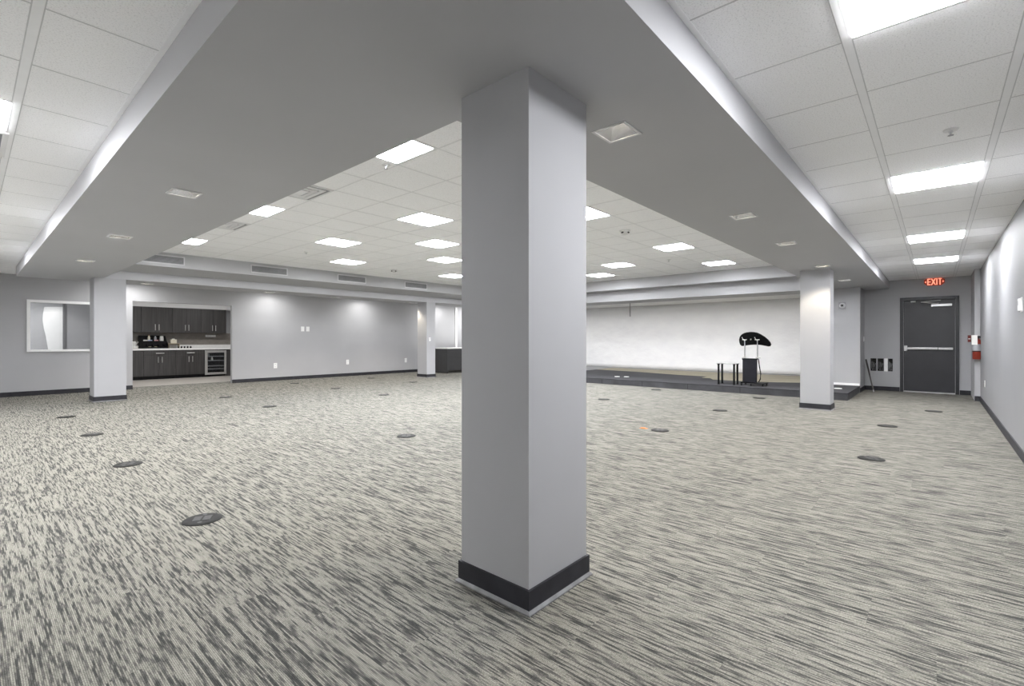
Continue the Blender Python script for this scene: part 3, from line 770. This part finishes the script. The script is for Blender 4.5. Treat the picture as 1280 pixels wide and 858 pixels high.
# square air diffusers
adp = None
for i, j, lab in ((-3, 3, 'square louvred air diffuser at the left beam edge, nearer the big column'), (-3, 7, 'square louvred air diffuser at the left beam edge, nearer the back wall')):
    loc = (CX0 + (i + .5) * CPX, CY0 + (j + .5) * CPY, ZM)
    if adp is None:
        adp = thing('air_diffuser', lab, 'air vent', loc, 0, 'square air diffusers in the middle ceiling')
        b = MB(); b.frame(-.31, .31, -.306, .306, 0.022, -0.012, 0.0); b.build('frame', 'fixture_white', adp)
        b = MB(); b.box((-.288, -.284, -0.006), (.288, .284, -0.0005)); b.build('throat', 'vent_grey', adp)
        for k, (r, z) in enumerate(((.245, -.012), (.175, -.018))):
            b = MB(); b.frame(-r, r, -r, r, 0.045, z - .004, -.005); b.build('louver_ring', 'fixture_white', adp)
        b = MB(); b.box((-.105, -.105, -.026), (.105, .105, -.005)); b.build('center_plate', 'fixture_white', adp)
    else: dup(adp, loc, lab)
g = thing('return_grille', 'grey ceiling return grille behind the light at the left photo edge', 'air vent', (-0.105, Y0 + 3.5 * PY, ZC))
b = MB(); b.frame(-.305, .305, -.31, .31, 0.03, -0.012, 0); b.build('frame', 'fixture_white', g)
b = MB(); b.box((-.275, -.28, -0.004), (.275, .28, -.0005)); b.build('duct', 'vent_dark', g)
b = MB()
for k in range(18): b.box((-.275, -.275 + k * .0315, -0.011), (.275, -.262 + k * .0315, -0.004))
b.build('slats', 'vent_grey', g)

# slotted vents on the soffit face
vp = None
for x, lab in ((2.59, 'slotted wall vent on the soffit, partly covered by the left beam'), (4.69, 'slotted wall vent on the soffit, second from the left beam'),
               (6.80, 'slotted wall vent on the soffit, third from the left beam'), (8.90, 'slotted wall vent on the soffit closest to the big column')):
    loc = (x, 11.65, 2.838)
    if vp is None:
        vp = thing('soffit_vent', lab, 'air vent', loc, 0, 'slotted vents along the back soffit')
        w, h = 0.412, 0.089
        b = MB(); rim = 0.02
        b.box((-w, -0.014, h - rim), (w, 0, h)); b.box((-w, -0.014, -h), (w, 0, -h + rim)); b.box((-w, -0.014, -h + rim), (-w + rim, 0, h - rim)); b.box((w - rim, -0.014, -h + rim), (w, 0, h - rim))
        b.build('frame', 'vent_rim', vp)
        b = MB(); b.box((-w + rim, -0.002, -h + rim), (w - rim, -0.0002, h - rim)); b.build('duct', 'vent_dark', vp)
        b = MB()
        for k in range(7): b.box((-w + rim, -0.011, -h + rim + .006 + k * .0195), (w - rim, -0.002, -h + rim + .017 + k * .0195))
        b.build('slats', 'vent_grey', vp)
    else: dup(vp, loc, lab)

# downlights in the beams
DLL = ['recessed square downlight beside the big column, largest on the right beam', 'recessed downlight on the right beam, second from the big column', 'recessed downlight on the right beam, third from the big column',
       'recessed downlight on the right beam just in front of the stage column', 'recessed downlight at the far end of the right beam above the alarm horn',
       'recessed downlight on the left beam closest to the camera', 'recessed downlight in the middle of the left beam', 'recessed downlight on the left beam closest to the left column',
       'recessed downlight on the back beam beside the left column', 'recessed downlight on the back beam right of the kitchen opening', 'recessed downlight on the back beam above the middle of the back wall', 'recessed downlight on the back beam next to the far column']
dp = None
def spot(name, loc, power, size, blend, col, rad=0.04, rot=(0, 0, 0)):
    l = bpy.data.lights.new(name, 'SPOT'); l.energy = power; l.spot_size = size; l.spot_blend = blend; l.color = col; l.shadow_soft_size = rad
    o = bpy.data.objects.new(name, l); COL.objects.link(o); o.location = loc; o.rotation_euler = rot
    return o
WARM = (1.0, 0.89, 0.73)
DLP = 46.0
for (x, y), lab in zip(DL, DLL):
    if dp is None:
        dp = thing('downlight', lab, 'downlight', (x, y, ZB), 0, 'recessed downlights in the beams')
        b = MB(); b.frame(-.108, .108, -.108, .108, 0.016, -0.006, 0.0); b.build('trim_ring', 'vent_rim', dp)
        b = MB(); r0, r1, hz = 0.092, 0.05, 0.11
        A = [(-r0, -r0, -.003), (r0, -r0, -.003), (r0, r0, -.003), (-r0, r0, -.003)]; B = [(-r1, -r1, hz), (r1, -r1, hz), (r1, r1, hz), (-r1, r1, hz)]
        for i in range(4): b.quad(A[i], A[(i + 1) % 4], B[(i + 1) % 4], B[i])
        b.build('reflector', 'reflector', dp)
        b = MB(); b.box((-r1, -r1, hz - .002), (r1, r1, hz + .006)); b.build('lens', 'lamp', dp)
    else: dup(dp, (x, y, ZB), lab)
    spot('downlight_lamp', (x, y, ZB + 0.03), DLP, math.radians(110), 0.5, WARM)
# wall washers in the strip of ceiling between back beam and wall
for x in (2.62, 5.95, 8.95, 12.3):
    spot('wall_washer_lamp', (x, 14.50, ZC - .02), 4.5, math.radians(156), 0.5, (1.0, 0.97, 0.93))
    l = bpy.data.lights.new('wall_washer_panel', 'AREA'); l.energy = 18 if x < 3 else 14; l.size = 0.5
    o = bpy.data.objects.new('wall_washer_panel', l); COL.objects.link(o); o.location = (x, 14.1, ZC - .01)
# office behind the window
spot('office_lamp', (1.55, 17.1, 2.40), 8.0, math.radians(95), 0.25, (1, 0.97, 0.93))
l = bpy.data.lights.new('office_panel_lamp', 'AREA'); l.energy = 38; l.size = 0.6
o = bpy.data.objects.new('office_panel_lamp', l); COL.objects.link(o); o.location = (0.6, 16.3, 2.41)
# kitchen ceiling panels
for x in (3.4, 5.4):
    l = bpy.data.lights.new('kitchen_panel_lamp', 'AREA'); l.energy = 20; l.size = 0.58
    o = bpy.data.objects.new('kitchen_panel_lamp', l); COL.objects.link(o); o.location = (x, 16.4, 2.61)
# stage and far corner
l = bpy.data.lights.new('far_corner_lamp', 'AREA'); l.energy = 40; l.size = 0.58
o = bpy.data.objects.new('far_corner_lamp', l); COL.objects.link(o); o.location = (14.2, 14.1, 2.62)

# added spots without fixtures under the stage header, to brighten the sheeting
for y in (2.9, 4.2, 5.5, 6.8, 8.1, 9.4, 10.7, 12.0):
    spot('sheet_fill_spot', (13.95, y, 2.37), 22.0, math.radians(104), 0.25, (1, 0.985, 0.97), 0.05, (0, -math.radians(38), 0))
# smoke detectors and sprinklers
for loc, lab in (((7.016, 3.758, ZM), 'round white ceiling detector with two dark slots right of the big column'), ((7.124, 10.217, ZM), 'round white ceiling detector with two dark slots above the last soffit vent')):
    t = thing('smoke_detector', lab, 'smoke detector', loc, 0, 'detectors on the middle ceiling')
    b = MB(); b.lathe([(0.085, 0.0), (0.085, -0.012), (0.07, -0.022)]); b.build('base', 'fixture_white', t, smooth=True)
    b = MB(); b.lathe([(0.062, -0.022), (0.058, -0.055), (0.03, -0.066)]); b.build('chamber', 'plate_white', t, smooth=True)
    for s in (-1, 1):
        d = Vector((math.cos(math.radians(41.4 - 90)), math.sin(math.radians(41.4 - 90)), 0)) * s
        d = (d - Vector((0.75, 0.66, 0)) * 0.8).normalized()
        b = MB(); b.box((-0.018, -0.018, -0.05), (0.018, 0.018, -0.03)); o = b.build('slot', 'slot', t); o.location = d * 0.052
for loc, lab in (((10.215, 4.405, ZM), 'small sprinkler head on the ceiling above the stage lectern'), ((4.512, 9.459, ZM), 'small sprinkler head on the ceiling above the second soffit vent'),
                 ((2.797, 4.15, ZM), 'small sprinkler head beside the large light at the left beam edge'), ((4.366, -0.074, ZC), 'small sprinkler head in the right aisle ceiling between two lights')):
    t = thing('sprinkler_head', lab, 'sprinkler', loc, 0, 'sprinkler heads on the ceilings')
    b = MB(); b.lathe([(0.042, 0.0), (0.038, -0.008), (0.016, -0.010)]); b.build('escutcheon', 'fixture_white', t, smooth=True)
    b = MB(); b.lathe([(0.012, -0.008), (0.012, -0.020), (0.006, -0.023), (0.006, -0.036)], seg=14); b.tube([(-.010, 0, -.02), (-.014, 0, -.030), (0, 0, -.040)], .003, 6); b.tube([(.010, 0, -.02), (.014, 0, -.030), (0, 0, -.040)], .003, 6); b.build('body', 'vent_rim', t, smooth=True)
    b = MB(); b.lathe([(0.015, -0.038), (0.017, -0.040), (0.0, -0.042)], seg=16); b.build('deflector', 'vent_grey', t, smooth=True)

# ------------------------------------------------------------------ kitchen
FY = 18.02   # base cabinet fronts
def base_cab(x0, x1, lab):
    w = x1 - x0
    c = thing('base_cabinet', lab, 'cabinet', (x0, FY, 0.002), 0, 'base cabinets in the kitchen')
    b = MB(); b.box((0, 0.02, 0.10), (w, 0.62, 0.895)); b.build('carcass', 'wood', c)
    b = MB(); b.box((0, 0.06, 0), (w, 0.60, 0.10)); b.build('toe_kick', 'black', c)
    g = 0.0025
    b = MB(); b.box((g, 0, 0.735), (w - g, 0.02, 0.885), 0.002); d = b.build('drawer', 'wood', c)
    q = MB(); q.cyl((w / 2 - .105, -0.03, 0.80), (w / 2 + .105, -0.03, 0.80), 0.011); q.cyl((w / 2 - .08, -0.03, 0.80), (w / 2 - .08, 0, 0.80), 0.005); q.cyl((w / 2 + .08, -0.03, 0.80), (w / 2 + .08, 0, 0.80), 0.005)
    q.build('handle', 'steel', d, smooth=True)
    for s in (0, 1):
        xa, xb = (g, w / 2 - g / 2) if s == 0 else (w / 2 + g / 2, w - g)
        b = MB(); b.box((xa, 0, 0.105), (xb, 0.02, 0.730), 0.002); d = b.build('door', 'wood', c)
        hx = w / 2 + (-0.05 if s == 0 else 0.05)
        q = MB(); q.cyl((hx, -0.03, 0.51), (hx, -0.03, 0.69), 0.011); q.cyl((hx, -0.03, 0.53), (hx, 0, 0.53), 0.005); q.cyl((hx, -0.03, 0.67), (hx, 0, 0.67), 0.005)
        q.build('handle', 'steel', d, smooth=True)
base_cab(2.75, 3.575, 'dark wood base cabinet at the left end, mostly behind the opening edge')
base_cab(3.578, 4.40, 'dark wood base cabinet under the coffee organizer')
base_cab(4.403, 5.205, 'dark wood base cabinet beside the beverage cooler')
def wall_cab(x0, x1, lab):
    w = x1 - x0
    c = thing('wall_cabinet', lab, 'cabinet', (x0, 18.28, 1.445), 0, 'wall cabinets in the kitchen')
    b = MB(); b.box((0, 0.02, 0), (w, 0.378, 0.80)); b.build('carcass', 'wood', c)
    g = 0.0025
    for s in (0, 1):
        xa, xb = (g, w / 2 - g / 2) if s == 0 else (w / 2 + g / 2, w - g)
        b = MB(); b.box((xa, 0, 0.004), (xb, 0.02, 0.796), 0.002); d = b.build('door', 'wood', c)
        hx = w / 2 + (-0.048 if s == 0 else 0.048)
        q = MB(); q.cyl((hx, -0.03, 0.07), (hx, -0.03, 0.26), 0.011); q.cyl((hx, -0.03, 0.09), (hx, 0, 0.09), 0.005); q.cyl((hx, -0.03, 0.24), (hx, 0, 0.24), 0.005)
        q.build('handle', 'steel', d, smooth=True)
wall_cab(2.77, 3.567, 'dark wood wall cabinet at the left end, mostly behind the opening edge')
wall_cab(3.57, 4.367, 'dark wood wall cabinet above the coffee organizer')
wall_cab(4.37, 5.167, 'dark wood wall cabinet second from the free right end')
wall_cab(5.17, 5.93, 'dark wood wall cabinet at the free right end above the cooler')
b = MB(); b.box((2.75, 17.99, 0.899), (6.22, 18.655, 0.950), 0.004); tag(b.build('countertop', 'counter'), 'white kitchen countertop running over the base cabinets and cooler', 'countertop')
b = MB(); b.box((2.75, 18.625, 0.9505), (6.22, 18.655, 1.055), 0.003); tag(b.build('upstand', 'counter'), 'white upstand along the back of the kitchen countertop', 'upstand')
b = MB(); b.box((2.5, 18.645, 1.055), (6.20, 18.660, 1.444)); struct(b.build('trim_backsplash', 'backsplash'))
b = MB(); b.box((5.86, FY + .0, 0.002), (6.03, FY + .6, 0.897)); tag(b.build('end_panel', 'wood'), 'dark wood end panel right of the beverage cooler', 'panel')
# beverage cooler
W = thing('beverage_cooler', 'steel framed glass door beverage cooler under the kitchen counter', 'beverage cooler', (5.215, FY, 0.002))
wd = 0.635
b = MB()
b.box((0, 0.57, 0.06), (wd, 0.60, 0.89)); b.box((0, 0.03, 0.06), (0.02, 0.57, 0.89)); b.box((wd - .02, 0.03, 0.06), (wd, 0.57, 0.89)); b.box((0.02, 0.03, 0.06), (wd - .02, 0.57, 0.08)); b.box((0.02, 0.03, 0.87), (wd - .02, 0.57, 0.89))
b.build('cabinet_shell', 'black', W)
b = MB(); b.box((0.02, 0.06, 0), (wd - .02, 0.58, 0.06)); b.build('toe_grille', 'black', W)
b = MB()
b.box((0, 0, 0.065), (0.075, 0.03, 0.87), 0.004); b.box((wd - .065, 0, 0.065), (wd, 0.03, 0.87), 0.004); b.box((0.075, 0, 0.79), (wd - .065, 0.03, 0.87), 0.004); b.box((0.075, 0, 0.065), (wd - .065, 0.03, 0.135), 0.004)
dr = b.build('door', 'steel', W)
b = MB(); b.box((0.075, 0.012, 0.135), (wd - .065, 0.018, 0.79)); b.build('glass_pane', 'glass', dr)
for z in (0.24, 0.34, 0.52, 0.66):
    b = MB(); b.box((0.022, 0.05, z), (wd - .022, 0.55, z + .008)); b.box((0.022, 0.045, z - .006), (wd - .022, 0.052, z + .016)); b.build('shelf', 'vent_grey', W)
for (x, z, m, lab) in ((0.13, 0.676, 'silver_bottle', 'pale can on the top shelf of the beverage cooler'), (0.235, 0.536, 'paper_white', 'white bottle on the second shelf of the beverage cooler')):
    b = MB(); b.lathe([(0.028, 0.0), (0.031, 0.006), (0.031, 0.07), (0.016, 0.095), (0.014, 0.11)], seg=18); o = b.build('drink', m, loc=(5.215 + x, FY + .12, 0.0025 + z), smooth=True)
    tag(o, lab, 'drink')
# coffee organizer and what stands in it
CT = 0.9505
O = thing('coffee_organizer', 'black stepped coffee condiment organizer on the kitchen counter', 'organizer', (3.56, 18.22, CT))
b = MB(); b.box((0, 0, 0), (0.68, 0.34, 0.012)); b.box((0, 0.32, 0.012), (0.68, 0.34, 0.40)); b.box((0, 0.17, 0.19), (0.68, 0.32, 0.20)); b.box((0, 0.165, 0.012), (0.68, 0.175, 0.19)); b.box((0, 0, 0.012), (0.68, 0.008, 0.05)); b.box((0, 0.16, 0.19), (0.68, 0.168, 0.235)); b.build('rack', 'black', O)
for x in (-0.004, 0.684):
    b = MB(); b.prism([(x - .004, 0, 0), (x - .004, 0.34, 0), (x - .004, 0.34, 0.40), (x - .004, 0.17, 0.26), (x - .004, 0.0, 0.14)], (0.008, 0, 0)); b.build('side_panel', 'black', O)
for x in (0.15, 0.30, 0.45, 0.58):
    b = MB(); b.box((x - .003, 0.008, 0.012), (x + .003, 0.165, 0.12)); b.build('divider', 'black', O)
def bottle(name, label, cat, x, y, z, r, h, mat, capmat, neck=0.4):
    t = thing(name, label, cat, (x, y, z))
    b = MB(); b.lathe([(r * .92, 0), (r, 0.006), (r, h * .62), (r * neck, h * .80), (r * neck, h * .88)], seg=20); b.build('body', mat, t, smooth=True)
    b = MB(); b.lathe([(r * neck * 1.2, h * .88), (r * neck * 1.2, h * .98), (r * neck * .8, h)], seg=16); b.build('cap', capmat, t, smooth=True)
zt = CT + 0.201
bottle('syrup_bottle', 'cream bottle with amber neck, leftmost on the coffee organizer', 'bottle', 3.80, 18.46, zt, 0.036, 0.225, 'cream', 'amber', .55)
bottle('syrup_bottle', 'slim grey bottle, middle one on the coffee organizer', 'bottle', 3.965, 18.46, zt, 0.034, 0.22, 'silver_bottle', 'black', .5)
t = thing('cup_stack', 'stack of white paper cups on the right of the coffee organizer', 'cups', (4.13, 18.46, zt))
for k in range(3):
    b = MB(); b.lathe([(0.049, 0.0 + k * .035), (0.054, 0.012 + k * .035), (0.043, 0.115 + k * .035), (0.041, 0.115 + k * .035)], seg=24); b.build('cup', 'paper_white', t, smooth=True)
t = None
for x, y, z, m, nm, lab in ((3.70, 18.405, zt, 'paper_white', 'packet_pile', 'white sugar packets, leftmost on the organizer step'), (3.82, 18.405, zt, 'paper_blue', 'packet_pile', 'pale blue sweetener packets on the organizer step'), (3.98, 18.405, zt, 'paper_pink', 'packet_pile', 'pink sweetener packets on the organizer step')):
    b = MB()
    for k in range(5): b.box((-.055, -.010 + .004 * k, 0.0), (.055, -.008 + .004 * k, 0.055 + .003 * (k % 3)), rot=Matrix.Rotation(0.06 * (k - 2), 4, 'Y'))
    tag(b.build(nm, m, loc=(x, y, z + .006)), lab, 'packets', 'packets on the coffee organizer')
for x, lab in ((3.785, 'pale yellow creamer pot, left one in the organizer front'), (3.935, 'pale yellow creamer pot, right one in the organizer front')):
    b = MB(); b.lathe([(0.028, 0), (0.036, 0.045), (0.038, 0.05), (0.0, 0.052)], seg=18); tag(b.build('creamer_pot', 'paper_yellow', loc=(x, 18.28, CT + .0125), smooth=True), lab, 'creamer', 'creamer pots in the organizer')
# left of organizer: bowl with a cup above
b = MB(); b.lathe([(0.06, 0), (0.085, 0.008), (0.105, 0.075), (0.10, 0.075), (0.08, 0.012), (0.0, 0.010)], seg=28); tag(b.build('bowl', 'paper_white', loc=(3.40, 18.25, CT), smooth=True), 'white bowl at the left end of the kitchen counter', 'bowl')
t = thing('kettle', 'white kettle with black handle behind the bowl on the counter', 'kettle', (3.415, 18.47, CT))
b = MB(); b.lathe([(0.085, 0), (0.09, 0.01), (0.085, 0.16), (0.06, 0.215), (0.02, 0.225)], seg=26); b.build('body', 'paper_white', t, smooth=True)
b = MB(); b.tube([(-.07, 0, .20), (-.13, 0, .19), (-.14, 0, .10), (-.088, 0, .06)], .012); b.cyl((0, 0, .222), (0, 0, .245), .016); b.build('handle', 'black', t, smooth=True)
b = MB(); b.tube([(.075, 0, .15), (.11, 0, .19), (.125, 0, .205)], .014); b.build('spout', 'paper_white', t, smooth=True)
# tray with white box
t = thing('wood_stand', 'low tan wooden stand right of the coffee organizer', 'stand', (4.44, 18.45, CT))
b = MB(); b.box((-.17, -.10, .135), (.17, .10, .155), .004); b.build('top', 'tan_wood', t)
for s in (-1, 1):
    b = MB(); b.box((s * .15, -.09, 0), (s * .13, .09, .135)); b.build('leg', 'tan_wood', t)
t = thing('tissue_box', 'small cream box on the tan stand on the kitchen counter', 'box', (4.44, 18.45, CT + .1555))
b = MB(); b.box((-.09, -.06, 0), (.085, .06, .125), .01); b.build('body', 'cream', t)
b = MB(); b.prism([(-.045, 0, .124), (.045, 0, .124), (.03, .012, .155), (-.01, -.008, .148), (-.03, .01, .158)], (0, .004, 0)); b.build('tissue', 'paper_white', t)
# row of little dark jars on the counter
for k, lab in enumerate(('small black jar, first of the row on the counter beside the organizer', 'small black jar, second of the row on the counter', 'small black jar, third of the row on the counter', 'small black jar, fourth of the row on the counter', 'small black jar, last of the row on the counter nearest the cooler')):
    t = thing('spice_jar', lab, 'jar', (4.55 + k * .085, 18.33, CT), 0, 'row of little black jars on the counter')
    b = MB(); b.lathe([(0.024, 0), (0.026, 0.004), (0.026, 0.042), (0.02, 0.048)], seg=16); b.build('body', 'black', t, smooth=True)
    b = MB(); b.lathe([(0.022, 0.048), (0.022, 0.062 + .004 * (k % 2)), (0.018, 0.064 + .004 * (k % 2))], seg=16); b.build('lid', 'vent_dark', t, smooth=True)
t = thing('outlet_plate', 'wide white outlet plate under the right wall cabinets', 'outlet', (5.56, 18.645, 1.352))
b = MB(); b.box((-.155, -.008, -.036), (.155, 0, .036), .003); b.build('cover_plate', 'plate_white', t)
for u in (-.09, 0, .09):
    b = MB(); b.box((u - .03, -.0105, -.02), (u + .03, -.008, .02), .001); b.build('socket', 'paper_white', t)

# ------------------------------------------------------------------ dark counter beyond the far column
R = thing('reception_counter', 'charcoal reception counter with white top behind the far column', 'counter', (11.65, 13.42, 0))
b = MB(); b.box((0, 0, 0.02), (0.06, 1.1, 0.885), 0.003); b.build('side_panel', 'counter_dark', R)
b = MB(); b.box((0.06, 0.012, 0.09), (2.35, 0.05, 0.885)); b.build('front_panel', 'counter_dark', R)
b = MB(); b.box((0.0, 0.0, 0.0), (0.05, 1.1, 0.02)); b.box((2.30, 0.0, 0), (2.36, 0.6, 0.885)); b.build('plinth', 'black', R)
b = MB(); b.box((-.02, -.02, 0.885), (2.37, 1.12, 0.915), 0.004); b.build('counter_top', 'counter', R)
# white casing strip on the wall above it
b = MB(); b.box((13.33, YW - .03, 0), (13.42, YW, 2.55)); struct(b.build('trim_casing', 'white_paint'))

# ------------------------------------------------------------------ world, camera, colour management
wd_ = bpy.data.worlds.new('World'); SC.world = wd_; wd_.use_nodes = True
wd_.node_tree.nodes['Background'].inputs[0].default_value = (0.02, 0.02, 0.02, 1)
cam = bpy.data.cameras.new('Camera'); co = bpy.data.objects.new('Camera', cam); COL.objects.link(co)
F_PX = 602.1
cam.sensor_fit = 'HORIZONTAL'; cam.sensor_width = 36.0; cam.lens = F_PX * 36.0 / 1280.0
cam.shift_x = 0.0; cam.shift_y = -4.0 / 1280.0
cam.clip_start = 0.02; cam.clip_end = 100
th = math.atan(530.0 / F_PX)
co.location = (0, 0, 1.22); co.rotation_euler = (PI / 2, 0, th - PI / 2)
SC.camera = co
SC.view_settings.view_transform = 'Standard'; SC.view_settings.look = 'None'
SC.view_settings.exposure = 0.72; SC.view_settings.gamma = 1.0
SC.view_settings.use_curve_mapping = False
SC.cycles.max_bounces = 10; SC.cycles.diffuse_bounces = 8
SC.cycles.use_denoising = True
SC.cycles.sample_clamp_indirect = 8.0
